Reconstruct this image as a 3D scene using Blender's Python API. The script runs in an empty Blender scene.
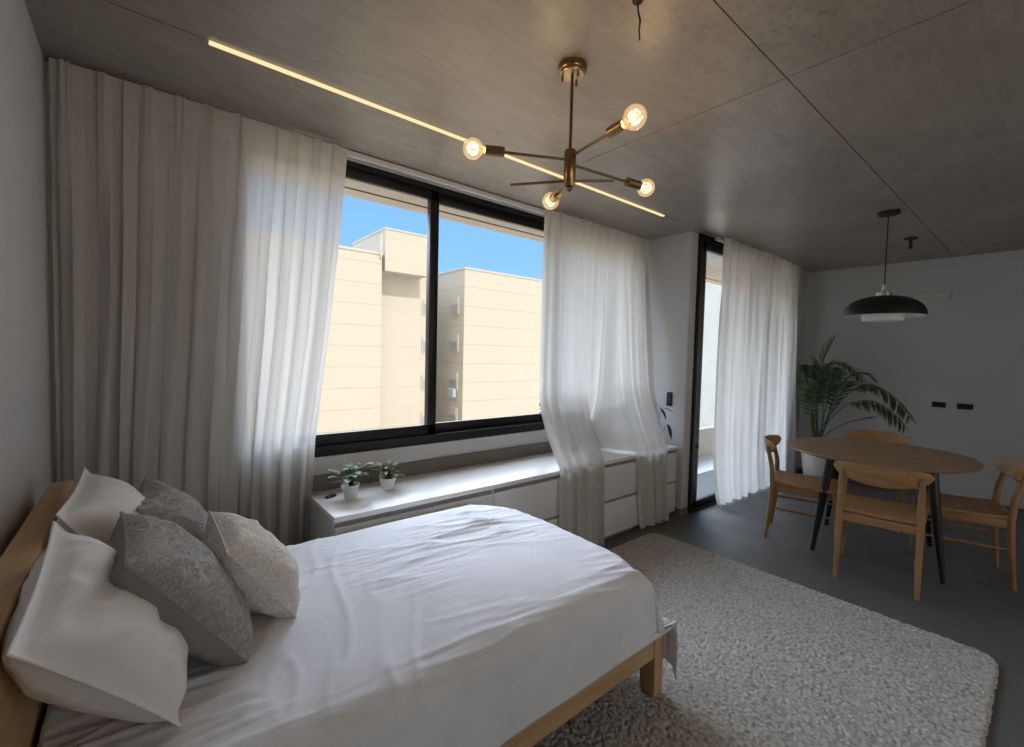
import bpy, bmesh, math, random
import numpy as np
from mathutils import Vector, Matrix, noise
random.seed(7)
scn = bpy.context.scene
COL = scn.collection
PI = math.pi

# ------------------------------------------------------------------ helpers
def new_obj(name, bm_or_me, mat=None, parent=None, sharp=35, smooth=True):
    if isinstance(bm_or_me, bmesh.types.BMesh):
        bmesh.ops.recalc_face_normals(bm_or_me, faces=bm_or_me.faces[:])
        me = bpy.data.meshes.new(name); bm_or_me.to_mesh(me); bm_or_me.free()
    else:
        me = bm_or_me
    if smooth:
        me.polygons.foreach_set('use_smooth', [True] * len(me.polygons))
        if sharp: me.set_sharp_from_angle(angle=math.radians(sharp))
    o = bpy.data.objects.new(name, me); COL.objects.link(o)
    if mat: me.materials.append(mat)
    if parent: o.parent = parent
    return o

def tag(o, label=None, cat=None, group=None, kind=None):
    if label: o['label'] = label
    if cat: o['category'] = cat
    if group: o['group'] = group
    if kind: o['kind'] = kind
    return o

def thing(name, label, cat, loc=(0, 0, 0), rz=0.0, group=None):
    o = bpy.data.objects.new(name, None); COL.objects.link(o)
    o.location = loc; o.rotation_euler = (0, 0, rz); o.empty_display_size = .1
    return tag(o, label, cat, group)

def box(bm, x0, x1, y0, y1, z0, z1, bev=0.0, seg=2):
    r = bmesh.ops.create_cube(bm, size=1.0)
    vs = r['verts']
    for v in vs:
        v.co = Vector(((x0 + x1) / 2 + v.co.x * (x1 - x0), (y0 + y1) / 2 + v.co.y * (y1 - y0), (z0 + z1) / 2 + v.co.z * (z1 - z0)))
    if bev > 0:
        es = {e for v in vs for e in v.link_edges}
        bmesh.ops.bevel(bm, geom=list(es), offset=bev, segments=seg, affect='EDGES', profile=.5)
    return bm

def boxbm(*a, **k):
    return box(bmesh.new(), *a, **k)

def tube(bm, pts, rad, seg=12, flat=1.0, cap=True):
    """tapered tube through points; rad scalar or list"""
    pts = [Vector(p) for p in pts]; n = len(pts)
    if not hasattr(rad, '__len__'): rad = [rad] * n
    rings = []; up = None
    for i, p in enumerate(pts):
        t = (pts[min(i + 1, n - 1)] - pts[max(i - 1, 0)]).normalized()
        if up is None:
            up = Vector((0, 0, 1)) if abs(t.z) < .9 else Vector((0, 1, 0))
        a = t.cross(up).normalized(); b = a.cross(t).normalized(); up = b
        rings.append([bm.verts.new(p + (a * math.cos(2 * PI * k / seg) + b * flat * math.sin(2 * PI * k / seg)) * rad[i]) for k in range(seg)])
    for i in range(n - 1):
        for k in range(seg):
            bm.faces.new((rings[i][k], rings[i][(k + 1) % seg], rings[i + 1][(k + 1) % seg], rings[i + 1][k]))
    if cap:
        bm.faces.new(rings[0][::-1]); bm.faces.new(rings[-1])
    return bm

def lathe(bm, prof, seg=40, c=(0, 0, 0), close=False):
    rings = []
    for r, z in prof:
        if r < 1e-5:
            rings.append([bm.verts.new((c[0], c[1], c[2] + z))])
        else:
            rings.append([bm.verts.new((c[0] + r * math.cos(2 * PI * k / seg), c[1] + r * math.sin(2 * PI * k / seg), c[2] + z)) for k in range(seg)])
    pairs = list(zip(rings, rings[1:]))
    if close: pairs.append((rings[-1], rings[0]))
    for A, B in pairs:
        for k in range(seg):
            k2 = (k + 1) % seg
            if len(A) == 1 and len(B) == 1: continue
            if len(A) == 1: bm.faces.new((A[0], B[k2], B[k]))
            elif len(B) == 1: bm.faces.new((A[k], A[k2], B[0]))
            else: bm.faces.new((A[k], A[k2], B[k2], B[k]))
    return bm

def grid_mesh(name, P, keep=None, wrap=False):
    """P: (nu,nv,3) array -> mesh"""
    nu, nv = P.shape[:2]
    idx = np.arange(nu * nv).reshape(nu, nv)
    if wrap: idx = np.concatenate([idx, idx[:1]], 0)
    f = np.stack([idx[:-1, :-1], idx[1:, :-1], idx[1:, 1:], idx[:-1, 1:]], -1)
    f = f[keep] if keep is not None else f.reshape(-1, 4)
    me = bpy.data.meshes.new(name)
    me.vertices.add(nu * nv); me.vertices.foreach_set('co', np.ascontiguousarray(P, dtype=np.float32).ravel())
    n = len(f); me.loops.add(n * 4); me.polygons.add(n)
    me.loops.foreach_set('vertex_index', np.ascontiguousarray(f, dtype=np.int32).ravel())
    me.polygons.foreach_set('loop_start', np.arange(n, dtype=np.int32) * 4)
    me.update(calc_edges=True); me.validate()
    return me

def nz(x, y=0., z=0.): return noise.noise(Vector((x, y, z)))
def sstep(a, b, x):
    t = np.clip((x - a) / (b - a), 0, 1); return t * t * (3 - 2 * t)
def lerp(a, b, t): return a + (b - a) * t

# ------------------------------------------------------------------ materials
class NT:
    def __init__(s, name):
        s.m = bpy.data.materials.new(name); s.m.use_nodes = True
        s.t = s.m.node_tree; s.t.nodes.clear()
        s.out = s.n('ShaderNodeOutputMaterial')
    def n(s, typ, **k):
        nd = s.t.nodes.new(typ)
        for a, v in k.items():
            if hasattr(nd, a): setattr(nd, a, v)
        return nd
    def l(s, a, b): s.t.links.new(a, b)
    def coord(s, scale=(1, 1, 1), which='Object', rot=(0, 0, 0)):
        c = s.n('ShaderNodeTexCoord'); m = s.n('ShaderNodeMapping')
        m.inputs['Scale'].default_value = scale; m.inputs['Rotation'].default_value = rot
        s.l(c.outputs[which], m.inputs[0]); return m.outputs[0]
    def noise(s, vec, scale, detail=4, rough=.55, dist=0):
        n = s.n('ShaderNodeTexNoise'); s.l(vec, n.inputs['Vector'])
        n.inputs['Scale'].default_value = scale; n.inputs['Detail'].default_value = detail
        n.inputs['Roughness'].default_value = rough; n.inputs['Distortion'].default_value = dist
        return n.outputs[0]
    def voro(s, vec, scale, feature='F1'):
        n = s.n('ShaderNodeTexVoronoi'); n.feature = feature
        s.l(vec, n.inputs['Vector']); n.inputs['Scale'].default_value = scale
        return n.outputs['Distance']
    def ramp(s, fac, stops):
        r = s.n('ShaderNodeValToRGB'); e = r.color_ramp.elements
        while len(e) < len(stops): e.new(.5)
        for el, (p, c) in zip(e, stops):
            el.position = p; el.color = (*c, 1) if len(c) == 3 else c
        s.l(fac, r.inputs[0]); return r.outputs[0]
    def math(s, op, a, b=None, clamp=False):
        n = s.n('ShaderNodeMath'); n.operation = op; n.use_clamp = clamp
        for i, v in enumerate((a, b)):
            if v is None: continue
            if isinstance(v, (int, float)): n.inputs[i].default_value = v
            else: s.l(v, n.inputs[i])
        return n.outputs[0]
    def mix(s, fac, a, b, blend='MIX'):
        n = s.n('ShaderNodeMix'); n.data_type = 'RGBA'; n.blend_type = blend
        for i, v in ((0, fac), (6, a), (7, b)):
            if isinstance(v, (int, float)): n.inputs[i].default_value = v
            elif isinstance(v, tuple): n.inputs[i].default_value = (*v, 1)
            else: s.l(v, n.inputs[i])
        return n.outputs[2]
    def bump(s, h, strength=.3, dist=.01):
        b = s.n('ShaderNodeBump'); b.inputs['Strength'].default_value = strength; b.inputs['Distance'].default_value = dist
        s.l(h, b.inputs['Height']); return b.outputs[0]
    def bsdf(s, col, rough=.5, metal=0, normal=None, spec=.5, sheen=0):
        p = s.n('ShaderNodeBsdfPrincipled')
        if isinstance(col, tuple): p.inputs['Base Color'].default_value = (*col, 1)
        else: s.l(col, p.inputs['Base Color'])
        if isinstance(rough, (int, float)): p.inputs['Roughness'].default_value = rough
        else: s.l(rough, p.inputs['Roughness'])
        p.inputs['Metallic'].default_value = metal; p.inputs['Specular IOR Level'].default_value = spec
        p.inputs['Sheen Weight'].default_value = sheen
        if normal is not None: s.l(normal, p.inputs['Normal'])
        s.l(p.outputs[0], s.out.inputs[0]); return p

def simple(name, col, rough=.5, metal=0, var=.06, scale=8, bump=.0, bscale=60, spec=.5):
    t = NT(name); v = t.coord()
    n = t.noise(v, scale)
    c = t.ramp(n, [(.3, tuple(x * (1 - var) for x in col)), (.7, tuple(min(1, x * (1 + var)) for x in col))])
    nm = t.bump(t.noise(v, bscale, 3), bump, .005) if bump else None
    t.bsdf(c, rough, metal, nm, spec); return t.m

def wood(name, a, b, axis=0, rough=.45):
    t = NT(name); sc = [14, 14, 14]; sc[axis] = 1.1
    v = t.coord(tuple(sc))
    n1 = t.noise(v, 1.6, 6, .6, .6)
    sc2 = [90, 90, 90]; sc2[axis] = 4
    n2 = t.noise(t.coord(tuple(sc2)), 1.5, 3)
    f = t.math('ADD', t.math('MULTIPLY', n1, .75), t.math('MULTIPLY', n2, .25))
    c = t.ramp(f, [(.36, a), (.64, b)])
    t.bsdf(c, rough, 0, t.bump(n2, .12, .002), .4); return t.m

def fabric(name, col, wscale=420, bump=.25, rough=.95, var=.05, wrinkle=0):
    t = NT(name); v = t.coord()
    w = t.noise(v, wscale, 2)
    c = t.ramp(t.noise(v, 5, 3), [(.3, tuple(x * (1 - var) for x in col)), (.7, tuple(min(1, x * (1 + var)) for x in col))])
    h = t.math('MULTIPLY', w, .15)
    if wrinkle:
        h = t.math('ADD', h, t.math('MULTIPLY', t.noise(t.coord((2.2, 9, 6)), 2.2, 4, .55, .8), wrinkle))
    t.bsdf(c, rough, 0, t.bump(h, bump, .02), .15, .0); return t.m

M = {}
# polished concrete ceiling with formwork joints
def mk_ceiling():
    t = NT('polished_concrete'); v = t.coord()
    big = t.noise(v, 1.3, 6, .6, .4); mid = t.noise(t.coord((1.2, 6, 1)), 3.0, 6, .65, .3)
    f = t.math('ADD', t.math('MULTIPLY', big, .6), t.math('MULTIPLY', mid, .4))
    c = t.ramp(f, [(.33, (.225, .195, .165)), (.5, (.290, .255, .218)), (.68, (.365, .325, .28))])
    # rough dark blotches
    bl = t.noise(v, 1.1, 2, .5); sp = t.noise(v, 26, 4, .7)
    blot = t.math('MULTIPLY', t.math('SUBTRACT', bl, .56, True), t.math('SUBTRACT', sp, .46, True))
    gm = t.n('ShaderNodeVectorMath'); gm.operation = 'DISTANCE'; t.l(v, gm.inputs[0]); gm.inputs[1].default_value = (1.75, .62, 2.68)
    near = t.math('SUBTRACT', 1.0, t.math('MULTIPLY', gm.outputs['Value'], 1.3), True)
    c = t.mix(t.math('MULTIPLY', t.math('ADD', t.math('MULTIPLY', blot, .12), t.math('MULTIPLY', t.math('SUBTRACT', sp, .52, True), t.math('MULTIPLY', near, .25))), 14, True), c, (.11, .098, .086))
    # pale trowel scratches
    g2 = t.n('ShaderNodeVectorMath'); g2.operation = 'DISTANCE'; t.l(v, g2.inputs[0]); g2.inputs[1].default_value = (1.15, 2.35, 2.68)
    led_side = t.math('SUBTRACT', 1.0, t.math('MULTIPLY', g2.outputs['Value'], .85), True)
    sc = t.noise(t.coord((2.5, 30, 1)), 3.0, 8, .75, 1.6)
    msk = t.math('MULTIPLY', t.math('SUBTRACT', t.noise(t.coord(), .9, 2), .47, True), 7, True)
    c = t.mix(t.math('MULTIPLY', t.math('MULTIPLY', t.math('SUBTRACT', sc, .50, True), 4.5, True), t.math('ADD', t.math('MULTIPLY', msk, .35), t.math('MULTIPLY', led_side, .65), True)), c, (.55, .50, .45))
    ro = t.ramp(t.noise(v, 3.2, 5, .6), [(.3, (.30,) * 3), (.7, (.40,) * 3)])
    t.bsdf(c, ro, 0, t.bump(t.math('ADD', t.noise(t.coord((1, 5, 1)), 2.5, 5, .6), t.math('MULTIPLY', sp, .15)), .18, .012), .5); return t.m
M['ceiling'] = mk_ceiling()
M['joint'] = simple('joint_dark', (.07, .062, .055), .9)
def mk_floor():
    t = NT('dark_screed'); v = t.coord()
    f = t.math('ADD', t.math('MULTIPLY', t.noise(v, 1.5, 6, .6), .6), t.math('MULTIPLY', t.noise(v, 7, 5, .6), .4))
    c = t.ramp(f, [(.3, (.100, .097, .096)), (.7, (.140, .137, .136))])
    ro = t.ramp(t.noise(v, 4, 4), [(.3, (.38,) * 3), (.7, (.55,) * 3)])
    t.bsdf(c, ro, 0, t.bump(t.noise(v, 60, 3), .05, .004), .4); return t.m
M['floor'] = mk_floor()
M['wall'] = simple('white_plaster', (.55, .55, .555), .9, var=.03, scale=3, bump=.06, bscale=90, spec=.2)
M['wall_far'] = simple('pale_grey_paint', (.56, .565, .57), .9, var=.03, scale=2, bump=.05, bscale=90, spec=.2)
M['grey_strip'] = simple('taupe_skirting', (.16, .14, .125), .7)
M['black_alu'] = simple('black_aluminium', (.006, .006, .0065), .42, 0, .1, 20, spec=.3)
M['white_alu'] = simple('white_aluminium', (.72, .72, .72), .4)
M['gasket'] = simple('gasket_black', (.008, .008, .008), .7)
def mk_glass():
    t = NT('clear_pane'); lw = t.n('ShaderNodeLayerWeight'); lw.inputs[0].default_value = .5
    fr = t.math('ADD', t.math('MULTIPLY', t.math('POWER', lw.outputs['Facing'], 5), .3), .004)
    tr = t.n('ShaderNodeBsdfTransparent'); tr.inputs[0].default_value = (.96, .975, .97, 1)
    gl = t.n('ShaderNodeBsdfGlossy'); gl.inputs['Roughness'].default_value = .15
    mx = t.n('ShaderNodeMixShader'); t.l(fr, mx.inputs[0]); t.l(tr.outputs[0], mx.inputs[1]); t.l(gl.outputs[0], mx.inputs[2])
    t.l(mx.outputs[0], t.out.inputs[0]); return t.m
M['glass'] = mk_glass()
def mk_curtain(name, dcol, tcol, sheer=.10):
    t = NT(name); v = t.coord()
    weave = t.noise(t.coord((260, 260, 60)), 1, 2)
    slub = t.noise(t.coord((50, 50, 2.2)), 2, 3)
    nm = t.bump(t.math('ADD', weave, slub), .12, .004)
    d = t.n('ShaderNodeBsdfDiffuse'); d.inputs[0].default_value = (*dcol, 1); t.l(nm, d.inputs['Normal'])
    tl = t.n('ShaderNodeBsdfTranslucent'); tl.inputs[0].default_value = (*tcol, 1); t.l(nm, tl.inputs['Normal'])
    tr = t.n('ShaderNodeBsdfTransparent')
    m1 = t.n('ShaderNodeMixShader'); m1.inputs[0].default_value = .5
    t.l(d.outputs[0], m1.inputs[1]); t.l(tl.outputs[0], m1.inputs[2])
    m2 = t.n('ShaderNodeMixShader')
    t.l(t.math('ADD', t.math('MULTIPLY', slub, sheer), sheer * .5), m2.inputs[0])
    t.l(m1.outputs[0], m2.inputs[1]); t.l(tr.outputs[0], m2.inputs[2])
    t.l(m2.outputs[0], t.out.inputs[0]); return t.m
M['curtain'] = mk_curtain('sheer_linen', (.80, .76, .71), (.56, .545, .53))
M['hem'] = mk_curtain('double_linen', (.80, .76, .71), (.55, .52, .49), .02)
M['oak'] = wood('oak_along_x', (.44, .265, .13), (.60, .395, .215), 0)
M['oak_y'] = wood('oak_along_y', (.44, .265, .13), (.60, .395, .215), 1)
M['oak_z'] = wood('oak_along_z', (.44, .265, .13), (.60, .395, .215), 2)
M['chair_x'] = wood('chair_oak_along_x', (.30, .158, .066), (.45, .26, .12), 0)
M['chair_y'] = wood('chair_oak_along_y', (.30, .158, .066), (.45, .26, .12), 1)
M['chair_z'] = wood('chair_oak_along_z', (.30, .158, .066), (.45, .26, .12), 2)
M['top_wood'] = wood('tabletop_oak', (.26, .155, .085), (.38, .24, .145), 1, .4)
M['black_leg'] = simple('black_stained_leg', (.010, .010, .011), .4)
M['duvet'] = fabric('white_cotton', (.79, .80, .86), 500, .35, wrinkle=.35)
M['pillow_white'] = fabric('white_pillowcase', (.80, .80, .815), 500, .3, wrinkle=.25)
def mk_knit(name, c0, c1):
    t = NT(name); v = t.coord((1, 1, 1))
    a = t.voro(t.coord((75, 75, 42)), 1.0, 'DISTANCE_TO_EDGE'); b = t.noise(v, 90, 4, .65, .6)
    r = t.noise(t.coord((20, 20, 58)), 1.3, 4, .6, 1.4)
    h = t.math('ADD', t.math('MULTIPLY', a, .35), t.math('ADD', t.math('MULTIPLY', b, .45), t.math('MULTIPLY', r, .8)))
    c = t.ramp(h, [(.45, c0), (.95, c1)])
    t.bsdf(c, .95, 0, t.bump(h, .75, .012), .1); return t.m
M['knit_grey'] = mk_knit('grey_crinkled_knit', (.25, .238, .228), (.50, .48, .46))
M['knit_cream'] = mk_knit('cream_crinkled_knit', (.60, .565, .515), (.86, .83, .78))
M['grey_back'] = fabric('grey_linen_back', (.27, .255, .245), 500, .3)
def mk_rug():
    t = NT('cream_bobbled_wool'); v = t.coord()
    n = t.noise(v, 55, 3, .6); vo = t.voro(v, 62)
    c = t.ramp(t.math('ADD', t.math('MULTIPLY', vo, .6), t.math('MULTIPLY', n, .4)), [(.25, (.58, .555, .525)), (.75, (.31, .296, .278))])
    t.bsdf(c, 1.0, 0, t.bump(t.noise(v, 160, 3), .5, .006), .05); return t.m
M['rug'] = mk_rug()
M['cab'] = simple('white_lacquer', (.68, .67, .65), .45, var=.02, scale=3)
M['cab_top'] = simple('white_lacquer_top', (.78, .76, .735), .32, var=.03, scale=2)
M['cab_dark'] = simple('shadow_gap', (.26, .255, .25), .8)
M['brass'] = simple('aged_brass', (.26, .18, .085), .34, 1, .12, 30)
M['brass_dark'] = simple('dark_brass_rod', (.17, .12, .065), .4, 1, .1, 30)
M['brass_light'] = simple('pale_brass', (.46, .36, .21), .35, 1, .1, 30)
M['steel'] = simple('brushed_nickel', (.62, .60, .57), .3, 1, .1, 40)
M['lamp_black'] = simple('black_enamel', (.010, .011, .011), .42)
M['lamp_white'] = simple('white_enamel_inside', (.78, .78, .77), .5)
M['cord'] = simple('dark_cord', (.02, .018, .016), .7)
def mk_emit(name, col, s):
    t = NT(name); e = t.n('ShaderNodeEmission'); e.inputs[0].default_value = (*col, 1); e.inputs[1].default_value = s
    t.l(e.outputs[0], t.out.inputs[0]); return t.m
M['led'] = mk_emit('led_diffuser', (1.0, .78, .42), .68)
M['filament'] = mk_emit('filament_glow', (1.0, .66, .28), 5.0)
def mk_bulb():
    t = NT('warm_glass_globe')
    tr = t.n('ShaderNodeBsdfTransparent'); tr.inputs[0].default_value = (1, .95, .86, 1)
    gl = t.n('ShaderNodeBsdfGlossy'); gl.inputs['Roughness'].default_value = .05
    em = t.n('ShaderNodeEmission'); em.inputs[0].default_value = (1.0, .64, .32, 1); em.inputs[1].default_value = .75
    lw = t.n('ShaderNodeLayerWeight'); lw.inputs[0].default_value = .35
    m1 = t.n('ShaderNodeMixShader'); m1.inputs[0].default_value = .42
    t.l(tr.outputs[0], m1.inputs[1]); t.l(em.outputs[0], m1.inputs[2])
    m2 = t.n('ShaderNodeMixShader'); t.l(t.math('MULTIPLY', lw.outputs['Facing'], .5), m2.inputs[0])
    t.l(m1.outputs[0], m2.inputs[1]); t.l(gl.outputs[0], m2.inputs[2])
    t.l(m2.outputs[0], t.out.inputs[0]); return t.m
M['bulb'] = mk_bulb()
M['pot'] = simple('white_ceramic', (.72, .71, .69), .35, var=.03)
M['soil'] = simple('potting_soil', (.03, .022, .016), .95, var=.4, scale=60, bump=.6)
def mk_leaf(name, a, b, rough=.45):
    t = NT(name); v = t.coord()
    c = t.ramp(t.noise(v, 16, 3), [(.3, a), (.7, b)])
    d = t.bsdf(c, rough, 0, None, .4)
    tl = t.n('ShaderNodeBsdfTranslucent'); t.l(c, tl.inputs[0])
    mx = t.n('ShaderNodeMixShader'); mx.inputs[0].default_value = .25
    t.l(d.outputs[0], mx.inputs[1]); t.l(tl.outputs[0], mx.inputs[2]); t.l(mx.outputs[0], t.out.inputs[0]); return t.m
M['leaf'] = mk_leaf('houseplant_leaf', (.028, .05, .018), (.085, .125, .045))
M['leaf_pale'] = mk_leaf('pale_houseplant_leaf', (.06, .095, .028), (.15, .20, .07))
M['leaf_dark'] = mk_leaf('dark_leaf', (.012, .02, .013), (.03, .045, .03))
M['palm'] = mk_leaf('palm_leaf', (.03, .06, .026), (.085, .15, .06))
M['palm_stem'] = mk_leaf('palm_stem', (.05, .08, .03), (.10, .14, .06))
M['black_plastic'] = simple('black_plastic', (.008, .008, .009), .35)
M['plate_grey'] = simple('pale_grey_plate', (.60, .59, .575), .7)

# exterior
def mk_facade(name, col, period, z0, dark=.80):
    t = NT(name); v = t.coord()
    sx = t.n('ShaderNodeSeparateXYZ'); t.l(v, sx.inputs[0])
    z = t.math('ADD', sx.outputs[2], -z0 + 200 * period)
    fr = t.math('FRACT', t.math('DIVIDE', z, period))
    line = t.math('LESS_THAN', fr, .045)
    st = t.noise(t.coord((.9, .9, .05)), 3, 4, .6)
    top = t.math('MULTIPLY', t.math('SUBTRACT', st, .5, True), .9)
    c = t.mix(t.math('ADD', t.math('MULTIPLY', t.noise(v, .35, 5), .55), top, True), col, tuple(x * .86 for x in col))
    c = t.mix(t.math('MULTIPLY', line, .95), c, tuple(x * dark for x in col))
    t.bsdf(c, .9, 0, None, .2); return t.m
M['facade'] = mk_facade('cream_render', (.505, .465, .405), 1.52, 8.70)
M['facade_b'] = mk_facade('cream_render_wing', (.505, .465, .405), 1.6, 5.2, .90)
M['facade_r'] = mk_facade('cream_render_block', (.505, .465, .405), 1.62, 8.70)
M['cap'] = simple('parapet_cap', (.50, .455, .385), .9)
M['ext_white'] = simple('white_render', (.38, .43, .49), .9, scale=.3)
M['soffit'] = simple('board_marked_soffit', (.50, .415, .325), .9, var=.07, scale=1.2)
M['blind'] = simple('grey_shutter', (.30, .30, .31), .6)
M['win_frame'] = simple('grey_window_frame', (.46, .43, .40), .6)
M['balcony_tile'] = simple('pale_balcony_tile', (.66, .66, .68), .6)
M['ground'] = simple('pale_ground', (.62, .56, .47), .95, scale=.2)
M['tree'] = mk_leaf('tree_leaf', (.05, .10, .03), (.14, .22, .07), .7)
M['bark'] = simple('bark', (.10, .07, .05), .9)

# ------------------------------------------------------------------ room numbers (metres)
XL, XR, YB, ZC = -.305, 6.90, -2.4, 2.68     # left wall, far wall, back wall, ceiling
YW, YD = 2.75, 2.20                          # window wall, door wall
WX0, WX1, WZ0, WZ1 = .335, 3.93, .86, 2.64    # window opening
XP0, XP1 = 3.945, 4.07                       # pier
def structure(name, bm, mat, parent=None, **k):
    o = new_obj(name, bm, mat, parent, **k)
    if parent is None: o['kind'] = 'structure'
    return o

structure('floor', boxbm(XL - .2, XR + .2, YB - .2, YW + .15, -.12, 0), M['floor'])
# ceiling slab runs out over the balcony, with recessed joints
JX, JY1, JY2 = 2.09, .78, 2.14
bm = bmesh.new(); g = .0025
for (x0, x1) in ((XL - .2, JX - g), (JX + g, XR + .2)):
    for (y0, y1) in ((YB - .2, JY1 - g), (JY1 + g, JY2 - g)):
        box(bm, x0, x1, y0, y1, ZC, ZC + .03)
box(bm, XL - .2, XR + .2, JY2 + g, YW + .12, ZC, ZC + .03)
ceil = structure('ceiling', bm, M['ceiling'], smooth=False)
structure('ceiling_joint', boxbm(XL - .2, XR + .2, YB - .2, YW + .12, ZC + .008, ZC + .05), M['joint'], ceil, smooth=False)
bm = boxbm(XL - .5, 10.5, YB - .2, 3.50, ZC + .051, ZC + .26)
structure('roof_slab', bm, M['soffit'])
bm = bmesh.new()
box(bm, XL - .5, 10.5, YW + .121, 3.33, ZC + .0, ZC + .05); box(bm, XL - .5, 10.5, 3.355, 3.50, ZC - .004, ZC + .05)
structure('balcony_soffit', bm, M['soffit'])
structure('wall_left', boxbm(XL - .2, XL, YB - .2, YW + .12, 0, ZC), M['wall'])
structure('wall_right', boxbm(XR, XR + .2, YB - .2, YD + .14, 0, ZC), M['wall_far'])
bm = bmesh.new(); KX0, KX1, KZ0, KZ1 = .6, 4.6, .8, 2.5
box(bm, XL, KX0, YB - .2, YB, 0, ZC); box(bm, KX1, XR, YB - .2, YB, 0, ZC)
box(bm, KX0, KX1, YB - .2, YB, 0, KZ0); box(bm, KX0, KX1, YB - .2, YB, KZ1, ZC)
structure('wall_back', bm, M['wall'])
bm = bmesh.new()
box(bm, XL, WX0, YW, YW + .12, 0, ZC); box(bm, WX0, XP0, YW, YW + .12, 0, WZ0); box(bm, WX0, XP0, YW, YW + .12, WZ1, ZC)
box(bm, WX1, XP0, YW, YW + .12, WZ0, WZ1)
structure('wall_window', bm, M['wall'])
structure('wall_pier', boxbm(XP0, XP1, YD + .016, YW + .12, 0, ZC, bev=.004), M['wall'])
structure('baseboard_window', boxbm(XL, XP0, YW - .022, YW, .55, .755), M['grey_strip'])
structure('baseboard_pier', boxbm(XP0 - .010, XP1 - .01, YD + .006, YD + .1, 0, .06), M['grey_strip'])
structure('baseboard_right', boxbm(XR - .012, XR, YB, YD, 0, .05), M['grey_strip'])
DX1 = 6.36
structure('wall_door', boxbm(DX1, XR, YD, YD + .14, 0, ZC), M['wall'])

# window_1 : black sliding window, three lights
win = structure('window_1', boxbm(WX0, WX1, YW + .02, YW + .11, WZ1 - .035, WZ1), M['black_alu'])
def wpart(n, *a, bev=.003, mat='black_alu', par=win): return new_obj(n, boxbm(*a, bev=bev), M[mat], par)
wpart('window_frame', WX0, WX1, YW + .012, YW + .11, WZ0, WZ0 + .062)
wpart('window_frame', WX0, WX0 + .045, YW + .02, YW + .11, WZ0, WZ1)
wpart('window_frame', WX1 - .045, WX1, YW + .02, YW + .11, WZ0, WZ1)
for i, (a, b) in enumerate(((WX0 + .045, 1.60), (1.545, 2.765), (2.71, WX1 - .045))):
    yy = YW + (.03 if i != 1 else .066)
    fr = bmesh.new(); w = .065 if i != 1 else .058
    box(fr, a, b, yy, yy + .034, WZ0 + .062, WZ0 + .13, .003); box(fr, a, b, yy, yy + .034, WZ1 - .095, WZ1 - .03, .003)
    box(fr, a, a + (w if i else .055), yy, yy + .034, WZ0 + .062, WZ1 - .03, .003)
    box(fr, b - (w if i != 2 else .055), b, yy, yy + .034, WZ0 + .062, WZ1 - .03, .003)
    sash = new_obj('sash', fr, M['black_alu'], win)
    new_obj('glass_pane', boxbm(a + .03, b - .03, yy + .015, yy + .019, WZ0 + .1, WZ1 - .06), M['glass'], sash, smooth=False)
w2 = structure('fill_window', boxbm(KX0, KX1, YB - .14, YB - .06, KZ0, KZ0 + .06), M['black_alu'])  # unseen window behind the camera, added to let fill light in
wpart('window_frame', KX0, KX1, YB - .14, YB - .06, KZ1 - .06, KZ1, par=w2)
for q in (KX0, (KX0 + KX1) / 2 - .03, KX1 - .06):
    wpart('window_frame', q, q + .06, YB - .14, YB - .06, KZ0 + .06, KZ1 - .06, par=w2)
new_obj('glass_pane', boxbm(KX0 + .03, KX1 - .03, YB - .102, YB - .098, KZ0 + .03, KZ1 - .03), M['glass'], w2, smooth=False)
# door_1 : black sliding balcony door
dr = structure('door_1', boxbm(XP1, DX1, YD + .0, YD + .12, ZC - .05, ZC), M['black_alu'])
wpart('door_frame', XP1, XP1 + .075, YD - .0, YD + .12, 0, ZC - .05, par=dr)
wpart('door_frame', DX1 - .075, DX1, YD, YD + .12, 0, ZC - .05, par=dr)
wpart('threshold', XP1, DX1, YD - .015, YD + .13, -.0, .018, par=dr)
for i, (a, b) in enumerate(((XP1 + .075, 5.50), (5.42, DX1 - .075))):
    yy = YD + (.012 if i == 0 else .06); fr = bmesh.new()
    for q in ((a, b, .018, .085), (a, b, ZC - .13, ZC - .05)): box(fr, q[0], q[1], yy, yy + .042, q[2], q[3], .003)
    for q in ((a, a + .085), (b - .085, b)): box(fr, q[0], q[1], yy, yy + .042, .018, ZC - .05, .003)
    leaf = new_obj('door_leaf', fr, M['black_alu'], dr)
    new_obj('glass_pane', boxbm(a + .05, b - .05, yy + .018, yy + .023, .06, ZC - .1), M['glass'], leaf, smooth=False)
new_obj('door_handle', boxbm(XP1 + .115, XP1 + .14, YD - .008, YD + .014, .62, .66, bev=.004), M['steel'], dr)

# ------------------------------------------------------------------ curtain tracks
def track(x0, x1, y, label):
    r = thing('curtain_track', label, 'curtain track', ((x0 + x1) / 2, y, ZC))
    L = (x1 - x0) / 2
    bm = bmesh.new(); box(bm, -L, L, -.014, .014, -.036, -.004, .003)
    new_obj('rail', bm, M['white_alu'], r)
    new_obj('ceiling_bracket', boxbm(-L * .98, L * .98, -.008, .008, -.006, 0), M['gasket'], r)
    return r
track(XL + .02, XP0 - .015, 2.722, 'white ceiling curtain track running above the large black window')
track(4.30, 6.80, 2.160, 'white ceiling curtain track above the black balcony door')

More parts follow.
